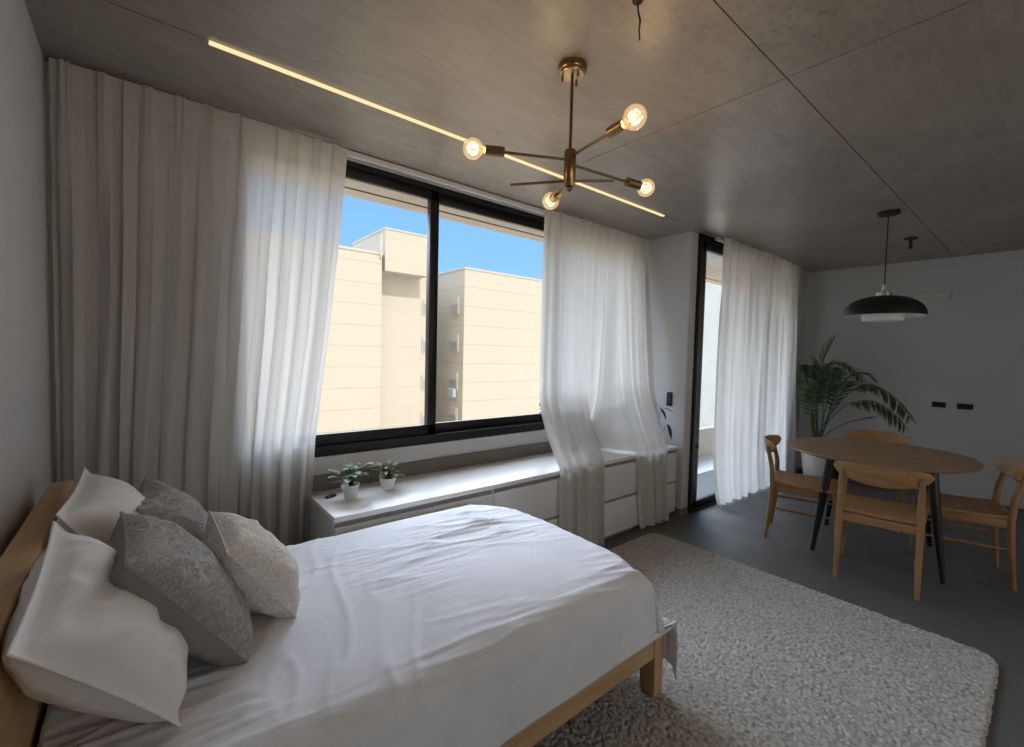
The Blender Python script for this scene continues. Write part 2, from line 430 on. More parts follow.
# ------------------------------------------------------------------ curtains
def curtain_obj(label, P, keep=None, nh=None, group=None):
    """P indexed [s, v, 3], v from top to bottom; header rows nh become the pleated heading part, the rest the drop"""
    root = thing('curtain', label, 'curtain', tuple(P[P.shape[0] // 2, 0]), group=group)
    off = np.array(root.location)
    Q = P - off
    k1 = None if keep is None else keep[:, nh:]
    d = new_obj('curtain_drop', grid_mesh('curtain_drop', Q[:, nh:], k1), M['curtain'], root, sharp=None)
    h = new_obj('pleated_heading', grid_mesh('pleated_heading', Q[:, :nh + 1]), M['hem'], root, sharp=None)
    for o in (d, h):
        m = o.modifiers.new('thick', 'SOLIDIFY'); m.thickness = .0012; m.offset = 0
        o.modifiers.remove(m)
    return root

def folds(s, z, pleats, amp, seed, ztop, mod=None):
    """fold depth for curtain parameter s (0..1) at height z; narrow pinch pleats at the head that open into soft waves"""
    ph = pleats * (s + .022 * np.sin(2 * PI * s * 1.7 + seed) + .010 * np.sin(2 * PI * s * 4.1 + 2 * seed))
    t = np.clip((ztop - z) / .75, 0, 1); t0 = np.clip((ztop - z - .10) / .25, 0, 1)
    wob = np.array([[nz(a * 2.1 + seed, b * .45, seed) for b in z[0]] for a in s[:, 0]]) * .6
    w1 = np.cos(2 * PI * (ph + wob * t))
    pin = np.exp(-((ph % 1.0 - .44) / .040) ** 2) + np.exp(-((ph % 1.0 - .56) / .040) ** 2)
    am = 1.0 if mod is None else mod
    wave = am * (w1 * amp * t ** .8 + .30 * amp * t * np.cos(2 * PI * (ph * 2.3 + seed + wob * 2)))
    return wave - pin * .020 * (1 - .92 * t0), w1

# left curtain
ns, nv = 260, 60
S, V = np.meshgrid(np.linspace(0, 1, ns), np.linspace(0, 1, nv), indexing='ij')
ztop = 2.664
Vz = np.where(V < .12, V / .12 * .05, .05 + (V - .12) / .88 * .95)
Z = ztop - Vz * (ztop - .012)
fy, w1 = folds(S, Z, 11.0, .024, 3.1, ztop, 1 - .55 * np.exp(-((S - .40) / .16) ** 2))
xr = np.interp(Z, [.0, .64, .98, 1.61, 2.13, 2.62, 2.7], [.735, .735, .755, .835, .885, .925, .93])
xl = -.285
S2 = np.where(S < .25, S * .8, .2 + (S - .25) * (.8 / .75))
X = xl + (xr - xl) * S2 + .008 * np.sin(2 * PI * S * 23)
Y = 2.672 + fy
Y = np.minimum(Y, 2.738)
curtain_obj('long white linen curtain hanging behind the bed in the left corner', np.stack([X, Y, Z], -1), nh=7)

# right window curtain, pulled over the front of the cabinets in two tails
ns, nv = 300, 90
S, V = np.meshgrid(np.linspace(0, 1, ns), np.linspace(0, 1, nv), indexing='ij')
T1, YF = .672, 2.205      # worktop height, plane of the hanging tails
def pullf(s):
    return np.maximum(1 - sstep(.36, .48, s), sstep(.56, .66, s))
p = pullf(S)
# path length: wall part (2.674 -> .69), slide over the worktop, then the drop
va, vb = .60, .70
zz = np.where(V < va, lerp(2.674, .80, V / va), np.where(V < vb, lerp(.80, T1 + .018, (V - va) / (vb - va)), lerp(T1 + .018, .02, (V - vb) / (1 - vb))))
zh = np.where(V < va, lerp(2.674, .80, V / va), np.where(V < vb, lerp(.80, T1 + .012, (V - va) / (vb - va)), T1 + .012))
fy, w1 = folds(S, zz, 11.5, .022, 8.3, 2.674)
x_top = lerp(2.50, 3.925, S)
x_edge = np.interp(S, [0, .43, .63, 1], [2.29, 2.83, 3.20, 3.67])
x_floor = np.interp(S, [0, .43, .63, 1], [2.31, 2.86, 3.27, 3.74])
# forward pull : bunch one slides out near the worktop, bunch two leans out from the top
reach1 = np.clip((1.22 - zz) / .53, 0, 1) ** 1.9; reach2 = np.clip((2.6 - zz) / 1.92, 0, 1) ** 1.3
reach = lerp(reach1, .55 * reach2 + .45 * np.clip((1.25 - zz) / .56, 0, 1) ** 1.5, sstep(.40, .64, S))
reach = np.where(V >= vb, 1.0, reach)
mid = 1 - p
rx = reach
X = lerp(x_top, x_edge, rx); X = np.where(V > vb, lerp(x_edge, x_floor, (V - vb) / (1 - vb)), X)
X += .006 * np.sin(2 * PI * S * 21)
yb = 2.672 + fy * lerp(1.0, 1.15, p)
Y = lerp(yb, YF + fy * .9, reach * p)
Y = np.where((p < .5) & (V > va), lerp(Y, 2.52 + fy, np.clip((V - va) / (vb - va), 0, 1)), Y)
Zm = np.where(p > .02, lerp(zh, zz, p), zh)
Y = np.minimum(Y, 2.738); 
Y = np.where((V > vb), np.minimum(Y, 2.236), Y)
Zm = np.where((V <= vb) & (Y > 2.236), np.maximum(Zm, T1 + .008), Zm)
X = np.minimum(X, 3.93)
keep = np.ones((ns - 1, nv - 1), bool)
pm = np.minimum(p[:-1, :-1], p[1:, 1:]); vm = V[:-1, 1:]
keep[(vm > vb + .001) & (pm < .93)] = False
curtain_obj('white sheer curtain draped over the front of the white drawers', np.stack([X, Y, Zm], -1), keep, nh=5)

# door curtain
ns, nv = 300, 60
S, V = np.meshgrid(np.linspace(0, 1, ns), np.linspace(0, 1, nv), indexing='ij')
Vz = np.where(V < .12, V / .12 * .045, .045 + (V - .12) / .88 * .955)
Z = 2.672 - Vz * (2.672 - .02)
fy, w1 = folds(S, Z, 10, .030, 5.7, 2.672)
xl = np.interp(Z, [0, .1, .3, .6, 1.5, 2.5, 2.7], [4.45, 4.40, 4.345, 4.31, 4.30, 4.33, 4.34])
xr = np.interp(Z, [0, 2.7], [6.42, 6.33])
X = xl + (xr - xl) * S + .008 * np.sin(2 * PI * S * 27)
Y = np.minimum(2.10 + fy, 2.150)
curtain_obj('white sheer curtain covering the balcony door behind the dining table', np.stack([X, Y, Z], -1), nh=7)

# ------------------------------------------------------------------ built-in drawers under the window
CX0, CX1, CYF, CYB, CT = .73, 3.90, 2.25, 2.725, .667
top = new_obj('cabinet_top', boxbm(CX0 - .004, CX1, CYF - .012, CYB, CT - .028, CT, bev=.003), M['cab_top'])
tag(top, 'long white worktop under the window with two potted plants on it', 'worktop')
units = [(.73, 1.73, 'white drawer cabinet at the end nearest the bed pillows'),
         (1.73, 2.36, 'white drawer cabinet behind the foot of the bed, left of the first curtain tail'),
         (2.36, 3.26, 'white drawer cabinet seen between the two hanging curtain tails'),
         (3.26, 3.90, 'white drawer cabinet beside the pier, behind the right curtain tail')]
for x0, x1, lab in units:
    r = thing('drawer_cabinet', lab, 'cabinet', ((x0 + x1) / 2, CYF, 0), group='white drawer cabinets under the window')
    w = (x1 - x0) / 2; d = CYB - CYF
    new_obj('body', boxbm(-w + .001, w - .001, .020, d, .045, CT - .030, bev=.002), M['cab'], r)
    new_obj('plinth', boxbm(-w + .001, w - .001, .045, d - .02, 0, .044), M['cab_dark'], r)
    for z0, z1 in ((.045, .318), (.340, .608)):
        f = new_obj('drawer', boxbm(-w + .003, w - .003, -.002, .0185, z0, z1, bev=.003), M['cab'], r)
        new_obj('grip_groove', boxbm(-w + .006, w - .006, .0165, .0195, z1 - .004, z1 + .020, bev=.001), M['cab_dark'], f)
    new_obj('side_stile', boxbm(w - .014, w - .0032, -.003, .0188, .61, .636, bev=.001), M['cab'], r)

# ------------------------------------------------------------------ bed
BX0, BX1, BY0, BY1 = -.195, 1.77, 1.045, 2.14
bed = thing('bed', 'low oak bed frame with flat headboard and square legs', 'bed', ((BX0 + BX1) / 2, (BY0 + BY1) / 2, 0))
bo = Vector(bed.location)
def bb(x0, x1, y0, y1, z0, z1, bev=.005): return boxbm(x0 - bo.x, x1 - bo.x, y0 - bo.y, y1 - bo.y, z0, z1, bev=bev)
new_obj('headboard', bb(-.262, -.198, .93, 2.275, .26, 1.0, .006), M['oak_y'], bed)
new_obj('side_rail', bb(-.195, 1.70, BY0 + .004, BY0 + .036, .195, .33), M['oak'], bed)
new_obj('side_rail', bb(-.195, 1.70, BY1 - .036, BY1 - .004, .195, .33), M['oak'], bed)
new_obj('foot_rail', bb(1.725, 1.757, BY0 + .05, BY1 - .05, .195, .33), M['oak_y'], bed)
new_obj('slat_base', bb(-.19, 1.72, BY0 + .04, BY1 - .04, .27, .30), M['oak'], bed)
for x0, x1, y0, y1 in ((1.695, 1.77, BY0, BY0 + .075), (1.695, 1.77, BY1 - .075, BY1), (-.262, -.2, .935, 1.0), (-.262, -.2, 2.205, 2.27)):
    bm = bb(x0, x1, y0, y1, .022 if x0 > 1 else 0, .33 if x0 > 1 else .262, .004)
    for v in bm.verts:
        if v.co.z < .1:
            v.co.x += .006 * (1 if v.co.x < (x0 + x1) / 2 - bo.x else -1)
    new_obj('leg', bm, M['oak_z'], bed)
new_obj('mattress', bb(-.19, 1.66, BY0 + .05, BY1 - .04, .302, .565, .03), M['duvet'], bed)

# duvet: draped cloth
LX, NY, FY, TZ = 1.60, 1.115, 2.12, .618
over_n, over_f, over_foot = .36, .34, .46
na, nb = 210, 240
a_len = np.linspace(-.185, LX + over_foot, na); b_len = np.linspace(NY - over_n, FY + over_f, nb)
Am, Bm = np.meshgrid(a_len, b_len, indexing='ij')
LXc = LX - .14 * np.clip((Bm - (FY - .30)) / .30, 0, 1) ** 2.4 - .05 * np.clip((NY + .2 - Bm) / .2, 0, 1) ** 2.2
def drop(d, R=.085, flare=.10):
    """outward offset and fall for cloth of overhang length d over a rounded edge"""
    q = PI / 2 * R
    th = np.clip(d / R, 0, PI / 2); ex = np.maximum(d - q, 0)
    return R * np.sin(th) + ex * flare, R * (1 - np.cos(th)) + ex * math.sqrt(1 - flare ** 2)
da = np.maximum(Am - LXc, 0); dn = np.maximum(NY - Bm, 0); df = np.maximum(Bm - FY, 0); db = np.maximum(dn, df)
oa, fa = drop(da, .085, .22); ob, fb = drop(db, .085, -.02); 
X = np.minimum(Am, LXc) + oa
Yd = np.clip(Bm, NY, FY) + np.where(dn > 0, -ob, ob)
fall = np.maximum(fa, fb) + .22 * np.minimum(fa, fb)
Zd = TZ - fall
cor = np.minimum(fa, fb)
X = X + .10 * cor * np.where(dn > 0, 1, .2); Yd = Yd - np.where(dn > 0, .10, -.02) * cor
# crown of the mattress, wrinkles
cx = np.clip((Am + .2) / 1.9, 0, 1); cy = np.clip((Bm - NY) / (FY - NY), 0, 1)
Zd = Zd + .032 * np.sin(PI * cx) ** .7 * np.sin(PI * cy) ** .6
wr = np.zeros_like(Zd)
for i in range(na):
    for j in range(nb):
        x, y = Am[i, j], Bm[i, j]
        u = x * .99 - y * .12; v = x * .12 + y * .99
        r = 1 - abs(nz(u * 1.7, v * 9.0, 1.3)) * 2.2
        r2 = 1 - abs(nz(u * 2.6 + 7, v * 24.0, 4.1)) * 2.2
        msk = max(0, nz(x * 1.6 + 3, y * 1.9, 9.0) + .28)
        pw = math.exp(-((x - .45) / .22) ** 2); rp_ = 1 - abs(nz(x * 9.0 - y * 3.0, y * 2.0 + x * 1.5, 12.0)) * 2.4
        wr[i, j] = .015 * max(r, 0) ** 3.4 * msk + .012 * max(r2, 0) ** 3.4 * msk + .008 * pw * max(rp_, 0) ** 3 + .005 * nz(x * 2.2, y * 2.6, 5)
top_m = 1 - np.clip(fall / .12, 0, 1)
Zd = Zd + wr * top_m * 1.0
side = np.clip(fall / .15, 0, 1)
wv = np.array([[nz(a * 3.2, 2.2, 0) for b in b_len] for a in a_len]); wb = np.array([[nz(b * 3.4, 7.7, 0) for b in b_len] for a in a_len])
Yd = Yd + np.where(dn > 0, -1, 1) * (db > 0) * side * (.012 + .02 * wv)
X = X + (da > 0) * side * (.03 * wb)
Zd = Zd + side * (.03 * np.where(db > 0, wv, wb)) * np.clip(fall / .3, 0, 1)
Yd = np.maximum(Yd, np.where(X < 1.74, 0.0, -9)); Yd = np.minimum(Yd, 2.225)
# keep cloth clear of the rail
inr = (Zd < .345) & (dn > 0); Yd = np.where(inr & (X < 1.79), np.minimum(Yd, BY0 - .012), Yd)
inf = (Zd < .345) & (df > 0); Yd = np.where(inf & (X < 1.79), np.maximum(Yd, BY1 + .012), Yd)
X = np.where((Zd < .345) & (da > 0), np.maximum(X, 1.785), X)
P = np.stack([X, Yd, Zd], -1)
dv = thing('duvet', 'smooth white duvet spread over the bed, draped down its sides', 'duvet', (.8, 1.6, TZ))
o = new_obj('cover', grid_mesh('cover', P - np.array([.8, 1.6, TZ])), M['duvet'], dv, sharp=None)
sb = o.modifiers.new('thick', 'SOLIDIFY'); sb.thickness = .008; sb.offset = -1

# ------------------------------------------------------------------ pillows
def pillow(name, label, cat, TN, TF, BN, BF, tf, tb, mat, backmat=None, piping=None, flange=0, seed=0, conc=.045, group=None, n=56):
    TN, TF, BN, BF = map(Vector, (TN, TF, BN, BF))
    c = (TN + TF + BN + BF) / 4
    root = thing(name, label, cat, tuple(c), group=group)
    U = ((TF + BF) - (TN + BN)) / 2; W = ((TN + TF) - (BN + BF)) / 2
    N = W.cross(U).normalized()          # front normal
    if N.x < 0: N = -N
    g = np.linspace(-1, 1, n)
    def surf(sgn, t):
        P = np.zeros((n, n, 3))
        for i, u in enumerate(g):
            for j, v in enumerate(g):
                uu = u * (1 - conc * (1 - v * v) * abs(u) ** 3); vv = v * (1 - conc * (1 - u * u) * abs(v) ** 3)
                p = ((BN * (1 - uu) + BF * (1 + uu)) * (1 - vv) + (TN * (1 - uu) + TF * (1 + uu)) * (1 + vv)) / 4
                fu = max(0, 1 - abs(u) / (1 - flange)) if flange else 1 - abs(u)
                fv = max(0, 1 - abs(v) / (1 - flange)) if flange else 1 - abs(v)
                eu = 1 - (1 - fu) ** 2.6; ev = 1 - (1 - fv) ** 2.6
                h = t * (eu * ev) ** .50
                q = p * 7
                wr = (.011 * nz(q.x + seed, q.y, q.z) + .010 * (1 - abs(nz(q.x * 2 + seed, q.y * 2, q.z * 2 + 5)) * 2)) * min(1, h / .03)
                bow = -.006 * (1 - eu * ev)
                P[i, j] = p - c + N * (sgn * (h + (wr if h > 0 else 0)) + bow + sgn * .0012)
        return P
    F, B = surf(1, tf), surf(-1, tb)
    new_obj('front_cover', grid_mesh('front_cover', F), mat, root, sharp=None)
    new_obj('back_cover', grid_mesh('back_cover', B[::-1]), backmat or mat, root, sharp=None)
    rim = [F[i, 0] for i in range(n)] + [F[-1, j] for j in range(1, n)] + [F[i, -1] for i in range(n - 2, -1, -1)] + [F[0, j] for j in range(n - 2, 0, -1)]
    bm = bmesh.new(); tube(bm, rim + rim[:2], piping or .0025, 6, cap=False)
    new_obj('piping' if piping else 'seam', bm, backmat or mat, root)
    return root
pillow('pillow', 'large white pillow nearest the camera, leaning on the headboard', 'pillow',
       (-.165, 1.03, 1.01), (-.160, 1.47, 1.085), (.062, 1.225, .642), (.062, 1.63, .68), .085, .105, M['pillow_white'], flange=.07, seed=2, group='white bed pillows')
pillow('pillow', 'white pillow on the far side of the bed near the curtain', 'pillow',
       (-.172, 1.62, 1.06), (-.150, 2.06, 1.085), (.06, 1.66, .69), (.08, 2.08, .69), .10, .09, M['pillow_white'], flange=.07, seed=12, group='white bed pillows')
pillow('cushion', 'larger grey crinkled cushion in front of the nearest white pillow', 'cushion',
       (-.028, 1.20, 1.05), (-.046, 1.62, 1.04), (.218, 1.365, .640), (.212, 1.73, .66), .075, .095, M['knit_grey'], M['grey_back'], .004, seed=5)
pillow('cushion', 'grey crinkled cushion at the back, partly behind the cream one', 'cushion',
       (-.012, 1.74, 1.008), (.006, 2.09, 1.020), (.19, 1.80, .66), (.215, 2.10, .66), .085, .075, M['knit_grey'], M['grey_back'], .004, seed=8)
pillow('cushion', 'small cream crinkled cushion in front of the grey ones', 'cushion',
       (.180, 1.44, .93), (.174, 1.80, .945), (.372, 1.50, .650), (.385, 1.81, .66), .085, .085, M['knit_cream'], M['knit_cream'], .003, seed=21)

# ------------------------------------------------------------------ rug
RX0, RX1, RY0, RY1 = .15, 3.36, .11, 2.13
nx, ny = 600, 380
ax = np.linspace(-1, 1, nx); ay = np.linspace(-1, 1, ny)
Am, Bm = np.meshgrid(ax, ay, indexing='ij')
hx, hy, rc = (RX1 - RX0) / 2, (RY1 - RY0) / 2, .11
X, Y = Am * hx, Bm * hy
# rounded corners : pull points inside the corner arc
qx, qy = np.abs(X) - (hx - rc), np.abs(Y) - (hy - rc)
dd = np.hypot(np.maximum(qx, 0), np.maximum(qy, 0)); over = (qx > 0) & (qy > 0) & (dd > rc * 0)
m = np.maximum(qx, qy); k = np.where(over, m / np.maximum(dd, 1e-6), 1)
X = np.where(over, np.sign(X) * (hx - rc + qx * k), X); Y = np.where(over, np.sign(Y) * (hy - rc + qy * k), Y)
edge = np.minimum(1 - np.abs(Am), (1 - np.abs(Bm)) * hy / hx) * hx
Zr = np.zeros_like(X)
cell = .0145
for i in range(nx):
    for j in range(ny):
        x, y = X[i, j] / cell, Y[i, j] / cell
        d = noise.voronoi(Vector((x + .35 * nz(x * .3, y * .3), y, 0)))[0]
        Zr[i, j] = max(0, 1 - d[0] * 1.25)
Zr = .012 + .010 * np.sqrt(Zr)
Zr *= np.clip(edge / .012, .0, 1) ** .5
jit = np.array([[nz(X[i, j] * 38, Y[i, j] * 38, 3) for j in range(ny)] for i in range(nx)])
X = X + jit * .008 * (edge < .03)
Y = Y + jit * .008 * (edge < .03)
P = np.stack([X, Y, Zr + .001], -1)
rug = new_obj('rug', grid_mesh('rug', P), M['rug'], None, sharp=None)
rug.location = ((RX0 + RX1) / 2, (RY0 + RY1) / 2, 0)
tag(rug, 'thick cream bobbled wool rug with rounded corners under the bed', 'rug')

# ------------------------------------------------------------------ dining table
TCX, TCY, TZ1 = 4.72, .93, .76
tb = thing('dining_table', 'oval oak dining table with splayed black legs', 'table', (TCX, TCY, 0))
bm = bmesh.new(); n = 96
ring = lambda a, b, z: [bm.verts.new((a * math.copysign(abs(math.cos(t)) ** .92, math.cos(t)), b * math.copysign(abs(math.sin(t)) ** .92, math.sin(t)), z)) for t in (2 * PI * k / n for k in range(n))]
rs = [ring(a, b, z) for a, b, z in ((.60, .575, TZ1 - .028), (.645, .615, TZ1 - .014), (.652, .622, TZ1 - .006), (.648, .618, TZ1))]
for A_, B_ in zip(rs, rs[1:]):
    for k in range(n): bm.faces.new((A_[k], A_[(k + 1) % n], B_[(k + 1) % n], B_[k]))
bm.faces.new(rs[0][::-1]); bm.faces.new(rs[-1])
new_obj('tabletop', bm, M['top_wood'], tb)
bm = bmesh.new()
feet = [(4.208, .427), (4.094, 1.171), (4.84, 1.285), (4.99, .60)]
for i in range(4):
    a, b = feet[i], feet[(i + 1) % 4]
    pa = Vector((lerp(a[0], TCX - .14, .22) - TCX, lerp(a[1], TCY - .05, .22) - TCY, 0)); pb = Vector((lerp(b[0], TCX - .14, .22) - TCX, lerp(b[1], TCY - .05, .22) - TCY, 0))
    for zz_ in (0,):
        tube(bm, [pa + Vector((0, 0, .712)), pb + Vector((0, 0, .712))], .022, 4)
new_obj('underframe', bm, M['black_leg'], tb)
for fx, fy_ in feet:
    tx, ty = lerp(fx, TCX - .14, .22), lerp(fy_, TCY - .05, .22)
    bm = tube(bmesh.new(), [(fx - TCX, fy_ - TCY, 0), (lerp(fx, tx, .5) - TCX, lerp(fy_, ty, .5) - TCY, .366), (tx - TCX, ty - TCY, .731)], [.015, .025, .033], 14)
    new_obj('leg', bm, M['black_leg'], tb)

# ------------------------------------------------------------------ dining chairs
def make_chair(label):
    r = thing('dining_chair', label, 'chair', group='oak dining chairs around the table')
    for s in (-1, 1):
        pts = [(-.245, s * .212, 0), (-.222, s * .210, .25), (-.212, s * .208, .45), (-.222, s * .206, .60), (-.243, s * .205, .70), (-.262, s * .205, .775)]
        new_obj('leg', tube(bmesh.new(), pts, [.0125, .0175, .0205, .019, .0165, .012], 12), M['chair_z'], r)
        pts = [(.246, s * .222, 0), (.232, s * .220, .25), (.220, s * .216, .42), (.205, s * .205, .462), (.185, s * .19, .474)]
        new_obj('leg', tube(bmesh.new(), pts, [.0115, .0165, .0205, .018, .012], 12), M['chair_z'], r)
        new_obj('stretcher', tube(bmesh.new(), [(-.222, s * .209, .262), (0, s * .214, .262), (.230, s * .219, .262)], [.0075, .0105, .0075], 10), M['chair_x'], r)
        new_obj('apron', boxbm(-.205, .21, s * .204 - .011, s * .204 + .011, .405, .462, bev=.004), M['chair_x'], r)
    new_obj('apron', boxbm(.198, .219, -.205, .205, .412, .462, bev=.004), M['chair_y'], r)
    new_obj('apron', boxbm(-.222, -.20, -.20, .20, .405, .462, bev=.004), M['chair_y'], r)
    # seat : shaped plank
    n = 28; g = np.linspace(-1, 1, n)
    A_, B_ = np.meshgrid(g, g, indexing='ij')
    cu = A_ * np.sqrt(1 - .42 * B_ ** 2 * (np.abs(A_) ** 4)) ; sx = np.where(np.abs(A_) > 0, A_, 0)
    px = .232 * (A_ * np.sqrt(1 - .12 * B_ ** 6)) + .004; py = .238 * (B_ * np.sqrt(1 - .16 * A_ ** 6)) * (1 + .03 * A_)
    dish = -.016 * (1 - A_ ** 2) * (1 - B_ ** 4) + .010 * (A_ < 0) * A_ ** 2
    zt = .492 + dish; zb = .463 + dish * .6
    e = np.maximum(np.abs(A_), np.abs(B_)); rd = .009 * np.clip((e - .9) / .1, 0, 1) ** 2
    P = np.stack([np.stack([px, py, zt - rd], -1), np.stack([px, py, zb + rd * .5], -1)])
    bm = bmesh.new(); vt = [[[bm.verts.new(P[q, i, j]) for j in range(n)] for i in range(n)] for q in (0, 1)]
    for q in (0, 1):
        for i in range(n - 1):
            for j in range(n - 1): bm.faces.new((vt[q][i][j], vt[q][i + 1][j], vt[q][i + 1][j + 1], vt[q][i][j + 1]))
    per = [(i, 0) for i in range(n)] + [(n - 1, j) for j in range(1, n)] + [(i, n - 1) for i in range(n - 2, -1, -1)] + [(0, j) for j in range(n - 2, 0, -1)]
    for k in range(len(per)):
        a, b = per[k], per[(k + 1) % len(per)]
        bm.faces.new((vt[0][a[0]][a[1]], vt[0][b[0]][b[1]], vt[1][b[0]][b[1]], vt[1][a[0]][a[1]]))
    new_obj('seat', bm, M['chair_y'], r)
    # backrest : bent plank, deeper in the middle, wrapping forward at the ends
    bm = bmesh.new(); n = 33; rings = []
    for i in range(n):
        y = -1 + 2 * i / (n - 1); yy = y * .258
        x = -.292 + .085 * y * y
        ht = .825 - .012 * y * y; endr = math.sqrt(max(0, 1 - max(0, (abs(y) - .86) / .14) ** 2)) * .75 + .25
        h = (.062 + .078 * (1 - abs(y) ** 2.2)); mid = ht - h / 2; h *= endr; th = .012 * (.6 + .4 * endr)
        nx_, ny_ = 1.0, -.17 * y / .258 * .0
        tilt = .16
        rr = []
        for k in range(12):
            t = 2 * PI * k / 12
            ca, sa = math.cos(t), math.sin(t)
            dz = h / 2 * math.copysign(abs(sa) ** .45, sa); dx = th * math.copysign(abs(ca) ** .7, ca) - dz * tilt
            rr.append(bm.verts.new((x + dx, yy, mid + dz)))
        rings.append(rr)
    for i in range(n - 1):
        for k in range(12): bm.faces.new((rings[i][k], rings[i][(k + 1) % 12], rings[i + 1][(k + 1) % 12], rings[i + 1][k]))
    bm.faces.new(rings[0][::-1]); bm.faces.new(rings[-1])
    new_obj('backrest', bm, M['chair_y'], r, sharp=50)
    return r
def copy_thing(o, label):
    c = o.copy(); COL.objects.link(c); c['label'] = label
    for ch in list(o.children):
        d = ch.copy(); COL.objects.link(d); d.parent = c
        for g_ in ch.children:
            e = g_.copy(); COL.objects.link(e); e.parent = d
    return c
spots = [((3.985, .745), 9, 'oak dining chair nearest the rug, seen from behind'),
         ((4.335, 1.325), -75, 'oak dining chair beside the balcony door curtain'),
         ((4.64, .405), 104, 'oak dining chair at the far right end of the table'),
         ((5.34, 1.07), 187, 'oak dining chair on the far side of the table by the palm')]
proto = make_chair(spots[0][2])
for i, (xy, rz, lab) in enumerate(spots):
    c = proto if i == 0 else copy_thing(proto, lab)
    c.location = (*xy, 0); c.rotation_euler = (0, 0, math.radians(rz))

# ------------------------------------------------------------------ chandelier
HX, HY = 1.367, 1.318
ch = thing('chandelier', 'brass branching chandelier with four lit globe bulbs', 'chandelier', (HX, HY, ZC))
def L(p): return Vector((p[0] - HX, p[1] - HY, p[2] - ZC))
can = new_obj('canopy', lathe(bmesh.new(), [(0, 0), (.056, 0), (.058, -.004), (.058, -.022), (.054, -.026), (0, -.026)], 40), M['brass'], ch)
new_obj('canopy_ring', lathe(bmesh.new(), [(0, -.0262), (.049, -.0262), (.049, -.034), (.046, -.037), (0, -.037)], 40), M['brass_light'], ch)
for k in range(3):
    a = k * 2 * PI / 3 + 2.4
    bm = lathe(bmesh.new(), [(0, -.037), (.0045, -.037), (.0055, -.060), (.003, -.064), (0, -.064)], 10, (.04 * math.cos(a), .04 * math.sin(a), 0))
    new_obj('screw', bm, M['brass'], ch)
new_obj('rod', tube(bmesh.new(), [(0, 0, -.036), (0, 0, -.345)], .0065, 12), M['brass_dark'], ch)
new_obj('hub', lathe(bmesh.new(), [(0, -.338), (.022, -.338), (.0245, -.342), (.0245, -.484), (.022, -.488), (0, -.488)], 28), M['brass'], ch)
new_obj('finial', lathe(bmesh.new(), [(0, -.4882), (.012, -.4882), (.012, -.498), (.007, -.503), (0, -.506)], 16), M['brass_dark'], ch)
bulbs = [(1.012, 1.504, 2.303), (1.822, 1.262, 2.289), (1.300, .955, 2.313), (1.525, 1.590, 2.240)]
hubz = [2.303, 2.286, 2.315, 2.215]
for b, hz in zip(bulbs, hubz):
    B_ = Vector(b); H_ = Vector((HX, HY, hz)); d = (B_ - H_).normalized()
    s0 = B_ - d * .125; s1 = B_ - d * .046
    new_obj('arm', tube(bmesh.new(), [L(H_ + d * .015), L(s0 + d * .01)], .0058, 10), M['brass_dark'], ch)
    so = new_obj('socket', tube(bmesh.new(), [L(s0), L(s0 + d * .002), L(s1 - d * .001), L(s1)], [.018, .0205, .0205, .019], 20), M['brass'], ch)
    # globe bulb along d
    q = Vector((0, 0, 1)).rotation_difference(d).to_matrix().to_4x4(); q.translation = L(B_)
    prof = [(.0135, -.046), (.015, -.040)] + [(.0405 * math.sin(t), -.0405 * math.cos(t)) for t in np.linspace(.50, PI - .02, 18)] + [(0, .0405)]
    bm = lathe(bmesh.new(), prof, 28); bmesh.ops.transform(bm, matrix=q, verts=bm.verts[:])
    bl = new_obj('bulb', bm, M['bulb'], ch, sharp=None)
    bm = bmesh.new()
    for k in range(5):
        a = 2 * PI * k / 5; a2 = a + PI / 5
        tube(bm, [q @ Vector((.006 * math.cos(a), .006 * math.sin(a), -.02)), q @ Vector((.014 * math.cos(a2), .014 * math.sin(a2), .016))], .0016, 5)
    new_obj('filament', bm, M['filament'], bl)
    bm = lathe(bmesh.new(), [(0, -.045), (.010, -.045), (.006, -.030), (.004, -.014), (0, -.013)], 12); bmesh.ops.transform(bm, matrix=q, verts=bm.verts[:])
    new_obj('glass_stem', bm, M['brass_light'], bl)
    ld = bpy.data.lights.new('bulb_light', 'POINT'); ld.energy = 2.2; ld.color = (1, .70, .40); ld.shadow_soft_size = .03
    lo = bpy.data.objects.new('bulb_light', ld); COL.objects.link(lo); lo.location = L(B_); lo.parent = ch
for e in ((1.240, 1.545, 2.232), (1.548, 1.235, 2.243)):
    E_ = Vector(e); H_ = Vector((HX, HY, 2.218)); d = (E_ - H_).normalized()
    new_obj('arm', tube(bmesh.new(), [L(H_ + d * .015), L(E_)], .0058, 10), M['brass_dark'], ch)

# ------------------------------------------------------------------ LED strip in the ceiling joint
led = thing('led_strip_light', 'long thin glowing LED strip set along the ceiling above the bed', 'strip light', (1.78, JY2, ZC))
new_obj('profile', boxbm(-1.576, 1.576, -.0015, .0015, -.004, .006, bev=.0005), M['white_alu'], led)
new_obj('diffuser', boxbm(-1.572, 1.572, -.0135, .0135, -.011, -.0045, bev=.003), M['led'], led)

